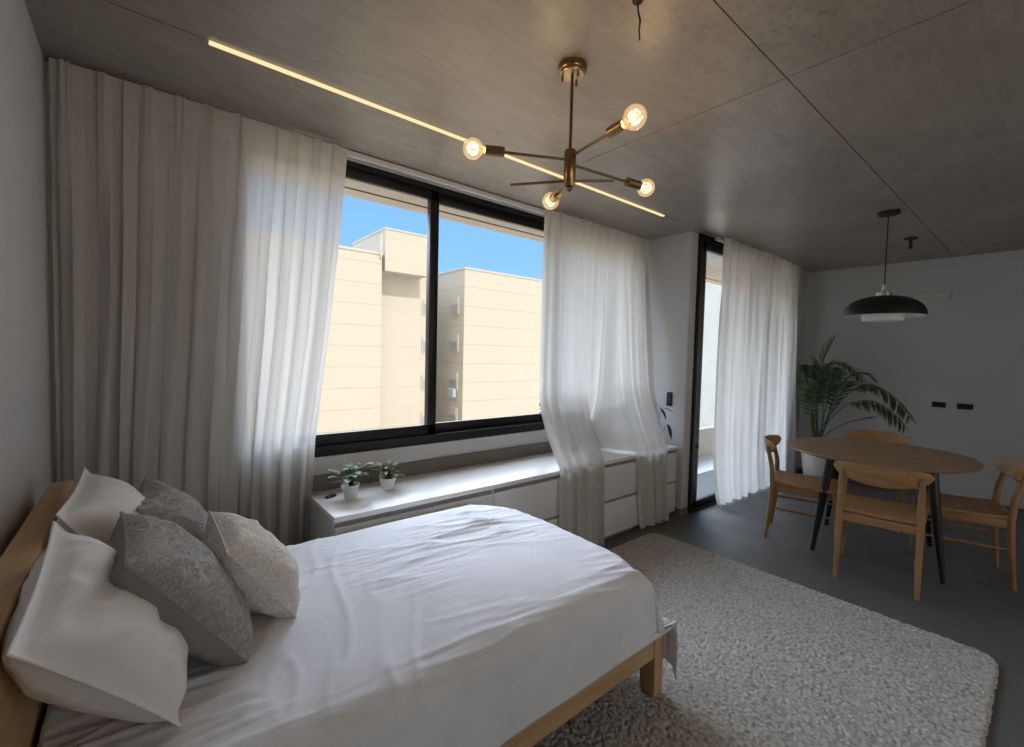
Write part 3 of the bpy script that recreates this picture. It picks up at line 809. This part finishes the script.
# ------------------------------------------------------------------ loose wire and hook
w = thing('hanging_wire', 'loose dark wire hanging from a hole in the ceiling', 'wire', (1.28, .945, ZC))
new_obj('cable', tube(bmesh.new(), [(0, 0, .004), (.006, .001, -.03), (.012, -.004, -.06), (.016, .002, -.085), (.024, .004, -.115)], [.0028, .0028, .0035, .0026, .0024], 8), M['cord'], w)
new_obj('ceiling_hole_cover', lathe(bmesh.new(), [(0, 0), (.018, 0), (.016, -.004), (0, -.005)], 20), M['cord'], w)
hk = thing('ceiling_hook', 'small dark hook fixed to the ceiling behind the pendant lamp', 'hook', (5.604, .94, ZC))
new_obj('plate', lathe(bmesh.new(), [(0, 0), (.050, 0), (.050, -.010), (.045, -.014), (0, -.014)], 28), M['cord'], hk)
new_obj('stem', tube(bmesh.new(), [(0, 0, -.012), (0, 0, -.085), (0, .004, -.10)], [.013, .013, .016], 12), M['cord'], hk)

# ------------------------------------------------------------------ pendant lamp
pd = thing('pendant_lamp', 'black dome pendant lamp hanging over the dining table', 'lamp', (4.515, .90, ZC))
def Pz(z): return z - ZC
new_obj('canopy', lathe(bmesh.new(), [(0, 0), (.070, 0), (.070, -.020), (.064, -.026), (0, -.028)], 40), M['lamp_black'], pd)
new_obj('cord', tube(bmesh.new(), [(0, 0, -.026), (0, 0, Pz(2.10))], .0042, 8), M['cord'], pd)
cap = lathe(bmesh.new(), [(0, Pz(2.112)), (.010, Pz(2.110)), (.012, Pz(2.07)), (.018, Pz(2.066)), (.020, Pz(2.055)), (.048, Pz(2.052)), (.050, Pz(2.026)), (.04, Pz(2.018)), (0, Pz(2.018))], 32)
new_obj('cap', cap, M['steel'], pd)
outer = [(.04, 2.024), (.09, 2.020), (.145, 2.007), (.196, 1.984), (.236, 1.950), (.258, 1.912), (.266, 1.870)]
sh = lathe(bmesh.new(), [(r, Pz(z)) for r, z in outer] + [(r - .004, Pz(z - .003)) for r, z in outer[::-1]], 64, close=True)
new_obj('shade', sh, M['lamp_black'], pd, sharp=60)
inn = lathe(bmesh.new(), [(max(.02, r - .006), Pz(z - .006)) for r, z in outer], 64)
new_obj('shade_lining', inn, M['lamp_white'], pd)
new_obj('diffuser_drum', lathe(bmesh.new(), [(0, Pz(1.99)), (.124, Pz(1.98)), (.132, Pz(1.86)), (.132, Pz(1.836)), (.126, Pz(1.828)), (0, Pz(1.826))], 48), M['lamp_white'], pd)

# ------------------------------------------------------------------ switches and wall plate
def plate_switch(label, name, cat, loc, w, h, axis, n):
    r = thing(name, label, cat, loc)
    bm = bmesh.new()
    if axis == 'x': box(bm, -.010, 0, -w / 2, w / 2, -h / 2, h / 2, .006 if min(w, h) > .05 else .004, 3)
    new_obj('plate', bm, M['black_plastic'], r)
    for k in range(n):
        t = (k - (n - 1) / 2)
        if h > w: bm = boxbm(-.0135, -.009, -w * .30, w * .30, t * h / n - h / n * .36, t * h / n + h / n * .36, bev=.0015)
        else: bm = boxbm(-.0135, -.009, t * w / n - w / n * .36, t * w / n + w / n * .36, -h * .3, h * .3, bev=.0015)
        new_obj('switch_key', bm, M['gasket'], r)
    return r
plate_switch('black light switch on the white pier beside the balcony door', 'light_switch', 'switch', (XP0, 2.377, 1.10), .062, .135, 'x', 2)
plate_switch('left one of two black wall plates on the far wall', 'wall_socket', 'socket', (XR, .83, 1.045), .115, .062, 'x', 2)
plate_switch('right one of two black wall plates on the far wall', 'wall_socket', 'socket', (XR, .622, 1.045), .125, .062, 'x', 2)
vp = thing('wall_vent', 'flat pale grey rectangular plate high on the far wall', 'vent', (XR, .945, 2.265))
new_obj('plate', boxbm(-.012, 0, -.155, .155, -.036, .036, bev=.003), M['plate_grey'], vp)
new_obj('rim', boxbm(-.006, 0, -.163, .163, -.044, .044, bev=.002), M['wall_far'], vp)

# ------------------------------------------------------------------ plants on the worktop
def leaf_blade(bm, base, tip, width, droop, n=7, side=None, cup=.15):
    base, tip = Vector(base), Vector(tip); ax_ = tip - base; Ln = ax_.length
    side = side or ax_.cross(Vector((0, 0, 1)))
    if side.length < 1e-4: side = Vector((1, 0, 0))
    side = side.normalized(); up = side.cross(ax_).normalized()
    prev = None
    for i in range(n + 1):
        t = i / n
        wd = width * (math.sin(PI * min(1, t * 1.02) ** .75) ** .9 if 0 < t < 1 else 0.02)
        c_ = base + ax_ * t + up * (Ln * droop * (math.sin(PI * t * .5) - t))
        row = [bm.verts.new(c_ - side * wd + up * wd * cup), bm.verts.new(c_), bm.verts.new(c_ + side * wd + up * wd * cup)]
        if prev:
            for k in (0, 1): bm.faces.new((prev[k], prev[k + 1], row[k + 1], row[k]))
        prev = row
def potted(label, loc, pr, ph, leafmat, nleaf, reach, seed, wide=.022, rise=.09):
    rnd = random.Random(seed)
    r = thing('potted_plant', label, 'plant', loc)
    new_obj('pot', lathe(bmesh.new(), [(0, 0), (pr * .66, 0), (pr * .70, .004), (pr * .96, ph - .004), (pr, ph), (pr * .93, ph), (pr * .88, ph - .01), (0, ph - .011)], 32), M['pot'], r)
    new_obj('soil', lathe(bmesh.new(), [(pr * .88, ph - .012), (pr * .5, ph - .008), (0, ph - .006)], 20), M['soil'], r)
    stems = bmesh.new(); leaves = bmesh.new()
    for k in range(nleaf):
        a = 2 * PI * k / nleaf * 2.4 + rnd.uniform(-.3, .3); rr = reach * rnd.uniform(.35, 1)
        h = ph + rise * rnd.uniform(.1, 1.0)
        p0 = Vector((.2 * pr * math.cos(a), .2 * pr * math.sin(a), ph - .012))
        p1 = Vector((rr * .55 * math.cos(a), rr * .55 * math.sin(a), h))
        p2 = p1 + Vector((math.cos(a), math.sin(a), rnd.uniform(-.35, .35))) * rr * .75
        tube(stems, [p0, (p0 + p1) / 2 + Vector((0, 0, .02)), p1], [.002, .0017, .0014], 5)
        leaf_blade(leaves, p1, p2, wide * rnd.uniform(.7, 1.15), .35)
    new_obj('stems', stems, leafmat, r); new_obj('foliage', leaves, leafmat, r, sharp=None)
    return r
potted('dark-leaved plant in a white pot nearest the bed, on the worktop', (.90, 2.50, CT), .048, .078, M['leaf'], 28, .115, 3, .027, .10)
potted('paler bushy plant in a white pot, right of the other on the worktop', (1.135, 2.535, CT), .050, .072, M['leaf_pale'], 34, .10, 11, .013, .075)
# dark plant standing by the pier, half hidden by the curtain
r = potted('small dark-leaved plant on the worktop between curtain and pier', (3.83, 2.42, CT + .003), .035, .08, M['leaf_dark'], 0, .1, 5)
st = bmesh.new(); lv = bmesh.new()
for base, tip, wd in (((-.005, 0, .06), (-.02, -.03, .36), .0), ((.005, -.01, .06), (.02, -.09, .20), .0)):
    tube(st, [base, ((base[0] + tip[0]) / 2 + .01, (base[1] + tip[1]) / 2, (base[2] + tip[2]) / 2), tip], [.004, .003, .0022], 6)
leaf_blade(lv, (-.02, -.03, .35), (.02, -.15, .30), .022, .6)
leaf_blade(lv, (-.02, -.03, .35), (-.02, -.09, .24), .022, .4)
leaf_blade(lv, (.02, -.09, .20), (.02, -.13, .045), .030, .2)
leaf_blade(lv, (-.02, -.03, .35), (-.06, .04, .40), .020, .5)
new_obj('stems', st, M['leaf_dark'], r); new_obj('foliage', lv, M['leaf_dark'], r, sharp=None)
rc_ = thing('remote_control', 'tiny black object lying on the worktop beside the plant pots', 'remote', (.812, 2.575, CT), math.radians(28))
new_obj('case', boxbm(-.034, .034, -.012, .012, 0, .012, bev=.003), M['black_plastic'], rc_)
new_obj('button', boxbm(-.026, -.012, -.005, .005, .0115, .0135, bev=.001), M['gasket'], rc_)

# ------------------------------------------------------------------ palm in the far corner
PX, PY = 6.42, 1.82
pl = thing('potted_palm', 'tall green palm with arching fronds in the corner behind the table', 'palm', (PX, PY, 0))
new_obj('pot', lathe(bmesh.new(), [(0, 0), (.135, 0), (.14, .006), (.185, .36), (.188, .375), (.172, .375), (.165, .345), (0, .343)], 40), M['pot'], pl)
new_obj('soil', lathe(bmesh.new(), [(.164, .342), (.08, .352), (0, .356)], 24), M['soil'], pl)
def catmull(pts, n):
    pts = [Vector(p) for p in pts]; pts = [pts[0] * 2 - pts[1]] + pts + [pts[-1] * 2 - pts[-2]]
    out = []; m = len(pts) - 3
    for i in range(n + 1):
        u = i / n * m; k = min(int(u), m - 1); t = u - k; a, b, c_, d = pts[k:k + 4]
        out.append(.5 * ((2 * b) + (c_ - a) * t + (2 * a - 5 * b + 4 * c_ - d) * t * t + (3 * b - a - 3 * c_ + d) * t ** 3))
    return out
def frond(pts, llen, start=.38, nl=26, hang=.5, wd=.009, seed=0):
    rnd = random.Random(seed)
    c_ = catmull([Vector(p) - Vector((PX, PY, 0)) for p in pts], 60)
    f = new_obj('frond', tube(bmesh.new(), c_[::3], [lerp(.008, .002, i / 20) for i in range(21)], 6), M['palm_stem'], pl)
    bm = bmesh.new()
    for k in range(nl):
        t = lerp(start, .985, k / (nl - 1)); i = int(t * 59); p = c_[i]; tg = (c_[i + 1] - c_[i]).normalized()
        sd = tg.cross(Vector((0, 0, 1)));
        if sd.length < .2: sd = tg.cross(Vector((1, 0, 0)))
        sd.normalize(); up = sd.cross(tg)
        ln = llen * (math.sin(PI * (.12 + .80 * (t - start) / (1 - start))) ** .6) * rnd.uniform(.88, 1.08)
        for s in (-1, 1):
            d = (sd * s * .75 + tg * .62 + up * .10 - Vector((0, 0, 1)) * hang * rnd.uniform(.7, 1.1)).normalized()
            leaf_blade(bm, p, p + d * ln, wd, .25, 5, side=d.cross(sd * s * .2 + up).normalized(), cup=.1)
    new_obj('leaflets', bm, M['palm'], f, sharp=None)
    return f
B0 = (PX, PY, .34)
frond([B0, (6.3, 1.785, .66), (6.25, 1.606, 1.0), (6.2, 1.443, 1.21), (6.15, 1.281, 1.26), (6.1, 1.089, 1.15), (6.0, .911, .92)], .24, .5, 24, .75, .011, 1)
frond([B0, (6.3, 1.76, .66), (6.25, 1.60, .93), (6.2, 1.46, 1.04), (6.15, 1.273, 1.08), (6.1, 1.106, 1.0), (6.05, .96, .84)], .24, .52, 20, .9, .011, 2)
frond([B0, (6.37, 1.84, .64), (6.35, 1.844, 1.15), (6.3, 1.721, 1.47), (6.25, 1.532, 1.455), (6.2, 1.37, 1.28)], .20, .5, 22, .35, .009, 3)
frond([B0, (6.41, 1.877, .62), (6.4, 1.861, 1.2), (6.4, 1.813, 1.53), (6.4, 1.71, 1.80)], .22, .52, 22, -.25, .008, 4)
frond([B0, (6.41, 1.90, .62), (6.43, 1.93, 1.08), (6.46, 1.97, 1.34), (6.50, 1.99, 1.44)], .15, .5, 18, .2, .009, 5)
frond([B0, (6.3, 1.74, .60), (6.12, 1.50, .80), (6.0, 1.32, .885), (5.93, 1.22, .93)], .10, .62, 8, .3, .008, 6)
frond([B0, (6.36, 1.80, .62), (6.28, 1.72, 1.05), (6.16, 1.66, 1.33), (6.02, 1.62, 1.40), (5.88, 1.58, 1.34)], .20, .5, 22, .45, .009, 7)
frond([B0, (6.46, 1.80, .62), (6.52, 1.72, 1.05), (6.58, 1.62, 1.30), (6.62, 1.48, 1.38), (6.64, 1.35, 1.30)], .20, .5, 20, .4, .009, 8)
frond([B0, (6.40, 1.86, .60), (6.34, 1.90, .95), (6.28, 1.92, 1.18), (6.18, 1.92, 1.30)], .14, .5, 18, .35, .009, 9)
frond([B0, (6.42, 1.80, .62), (6.36, 1.78, 1.02), (6.30, 1.74, 1.26), (6.20, 1.68, 1.42)], .20, .5, 20, .15, .009, 10)
frond([B0, (6.48, 1.86, .62), (6.54, 1.90, 1.0), (6.58, 1.92, 1.25), (6.60, 1.92, 1.40)], .15, .5, 18, .2, .009, 11)

frond([B0, (6.36, 1.86, .60), (6.28, 1.88, .92), (6.20, 1.84, 1.12), (6.10, 1.78, 1.20)], .17, .45, 20, .4, .009, 12)
frond([B0, (6.38, 1.78, .60), (6.34, 1.68, .95), (6.28, 1.60, 1.18), (6.20, 1.50, 1.28)], .18, .5, 20, .3, .009, 13)
# ------------------------------------------------------------------ outside
structure('balcony_floor', boxbm(XP0, 10.5, YD + .14, 3.50, -.14, -.01), M['balcony_tile'])
structure('balcony_parapet', boxbm(XP1 + .1, 10.5, 3.40, 3.50, -.14, .42, bev=.01), M['facade'])
structure('ground', boxbm(-150, 200, 3.6, 260, -13.2, -13.0), M['ground'])

lb = thing('apartment_building', 'cream apartment block with a raised roof box, left in the window', 'building', (6, 32, -13))
def lbx(n, x0, x1, y0, y1, z0, z1, mat, par=None, bev=0):
    rt = par or lb; o_ = lb.location
    return new_obj(n, boxbm(x0 - o_.x, x1 - o_.x, y0 - o_.y, y1 - o_.y, z0 - o_.z, z1 - o_.z, bev=bev), mat, rt, smooth=False)
lbx('main_wall', -30, 13.68, 32, 50, -13, 8.55, M['facade'])
lbx('parapet_cap', -30, 13.74, 31.94, 50, 8.55, 8.72, M['cap'])
lbx('recessed_wing', 13.68, 18.9, 33.6, 50, -13, 8.3, M['facade_b'])
lbx('roof_box', 13.93, 17.5, 32.0, 38.6, 7.45, 10.5, M['facade_b'])
lbx('roof_box_cap', 13.88, 17.55, 31.95, 38.65, 10.5, 10.62, M['cap'])
lbx('downpipe', 13.50, 13.62, 31.85, 31.97, 8.3, 10.0, M['cap'])
for z in (5.2, 2.07, -1.06, -4.2):
    f = lbx('window', 17.85, 18.75, 33.52, 33.62, z - .62, z + .62, M['win_frame'])
    lbx('shutter', 17.95, 18.65, 33.49, 33.53, z - .52, z + .30, M['blind'], f)
    lbx('shutter_box', 17.95, 18.65, 33.47, 33.53, z + .30, z + .55, M['win_frame'], f)
rb = thing('apartment_building', 'cream square apartment block with side windows, right in the window', 'building', (25, 32, -13))
def rbx(n, x0, x1, y0, y1, z0, z1, mat, par=None):
    rt = par or rb; o_ = rb.location
    return new_obj(n, boxbm(x0 - o_.x, x1 - o_.x, y0 - o_.y, y1 - o_.y, z0 - o_.z, z1 - o_.z), mat, rt, smooth=False)
rbx('main_wall', 20.96, 29.9, 32, 48, -13, 8.55, M['facade_r'])
rbx('parapet_cap', 20.90, 29.96, 31.94, 48, 8.55, 8.70, M['cap'])
for z in (5.52, 2.33, -.95, -4.0):
    f = rbx('window', 20.86, 20.98, 32.75, 34.0, z - .75, z + .75, M['win_frame'])
    rbx('shutter', 20.83, 20.87, 32.85, 33.9, z - .62, z + .1, M['blind'], f)
    rbx('shutter_box', 20.82, 20.87, 32.85, 33.9, z + .1, z + .65, M['win_frame'], f)
ac = rbx('air_conditioner', 20.55, 20.88, 32.9, 33.8, -2.35, -1.65, M['ext_white'])
wbk = thing('apartment_building', 'pale white apartment block glimpsed through the balcony door glass', 'building', (85, 42, -13))
new_obj('main_wall', boxbm(-30, 40, 0, 14, 0, 40), M['ext_white'], wbk, smooth=False)
new_obj('parapet_cap', boxbm(-30.1, 40.1, -.1, 14, 40, 40.3), M['cap'], wbk, smooth=False)
def tree(label, x, y, z0, h, rad, seed):
    rnd = random.Random(seed); t = thing('tree', label, 'tree', (x, y, z0))
    new_obj('trunk', tube(bmesh.new(), [(0, 0, 0), (.1, 0, h * .35), (0, .1, h * .75)], [.25, .2, .08], 10), M['bark'], t)
    bm = bmesh.new()
    for k in range(2600):
        v = Vector((rnd.gauss(0, 1), rnd.gauss(0, 1), rnd.gauss(0, 1))).normalized() * rnd.uniform(.55, 1) ** .5
        p = Vector((v.x * rad, v.y * rad, h * .66 + v.z * h * .36)) * (1 + .1 * nz(v.x * 3, v.y * 3, v.z * 3))
        d = Vector((rnd.gauss(0, 1), rnd.gauss(0, 1), rnd.gauss(0, 1) - .3)).normalized()
        leaf_blade(bm, p, p + d * .42, .13, .3, 2)
    new_obj('foliage', bm, M['tree'], t, sharp=None)
tree('green tree beyond the right cream block, at the curtain edge', 33.3, 36, -13, 15.5, 2.6, 4)

# ------------------------------------------------------------------ light
world = bpy.data.worlds.new('sky'); scn.world = world; world.use_nodes = True
nt = world.node_tree; nt.nodes.clear()
wo = nt.nodes.new('ShaderNodeOutputWorld'); bg = nt.nodes.new('ShaderNodeBackground')
tc = nt.nodes.new('ShaderNodeTexCoord'); sep = nt.nodes.new('ShaderNodeSeparateXYZ'); rp = nt.nodes.new('ShaderNodeValToRGB')
nt.links.new(tc.outputs['Generated'], sep.inputs[0]); nt.links.new(sep.outputs[2], rp.inputs[0])
e = rp.color_ramp.elements
e[0].position = 0.0; e[0].color = (.42, .66, .95, 1); e[1].position = .55; e[1].color = (.15, .40, .90, 1)
m_ = e.new(.20); m_.color = (.27, .56, .97, 1)
# the sky is paler and warmer on the sun's side (behind the room), bluer opposite the sun
hz = nt.nodes.new('ShaderNodeMapRange'); nt.links.new(sep.outputs[1], hz.inputs[0])
hz.inputs[1].default_value = .15; hz.inputs[2].default_value = -.35; hz.inputs[3].default_value = 0; hz.inputs[4].default_value = 1
mxs = nt.nodes.new('ShaderNodeMix'); mxs.data_type = 'RGBA'
nt.links.new(hz.outputs[0], mxs.inputs[0]); nt.links.new(rp.outputs[0], mxs.inputs[6]); mxs.inputs[7].default_value = (.95, .88, .78, 1)
nt.links.new(mxs.outputs[2], bg.inputs[0]); bg.inputs[1].default_value = .74
nt.links.new(bg.outputs[0], wo.inputs[0])
def sun(name, direction, energy, color, angle):
    d = bpy.data.lights.new(name, 'SUN'); d.energy = energy; d.color = color; d.angle = math.radians(angle)
    o_ = bpy.data.objects.new(name, d); COL.objects.link(o_)
    o_.rotation_euler = Vector(direction).to_track_quat('-Z', 'Y').to_euler(); o_.location = (0, 10, 12)
    return o_
sun('sunlight', (.06, .70, -.71), 2.0, (1.0, .95, .88), .6)
sun('sky_fill_sun', (-.10, -.86, -.50), 8.6, (.80, .875, 1.0), 85)  # added soft sun, brightens the room through window and balcony door
sun('sky_fill_sun', (-.12, .88, -.45), .72, (1.0, .97, .95), 100)  # added weak soft sun, fills the room through the back opening

# ------------------------------------------------------------------ camera
yaw, pit, rol, fpx = math.radians(50.54), math.radians(-2.5), math.radians(-1.36), 449.0
F = Vector((math.cos(yaw) * math.cos(pit), math.sin(yaw) * math.cos(pit), math.sin(pit)))
R = Vector((math.sin(yaw), -math.cos(yaw), 0)); U = R.cross(F)
cr, cu = R * math.cos(rol) - U * math.sin(rol), R * math.sin(rol) + U * math.cos(rol)
cam = bpy.data.cameras.new('camera'); cam.sensor_fit = 'HORIZONTAL'; cam.sensor_width = 36; cam.lens = fpx / 1024 * 36
cam.clip_start = .02; cam.clip_end = 500
co = bpy.data.objects.new('camera', cam); COL.objects.link(co)
mt = Matrix((cr, cu, -F)).transposed().to_4x4(); mt.translation = (0, 0, 1.5)
co.matrix_world = mt
scn.camera = co
vs = scn.view_settings
scn.display_settings.display_device = 'sRGB'
vs.view_transform = 'Standard'; vs.look = 'None'; vs.gamma = 1; vs.exposure = 0.7; vs.use_curve_mapping = False
scn.cycles.max_bounces = 12; scn.cycles.diffuse_bounces = 6; scn.cycles.transparent_max_bounces = 24
scn.cycles.caustics_reflective = False; scn.cycles.caustics_refractive = False
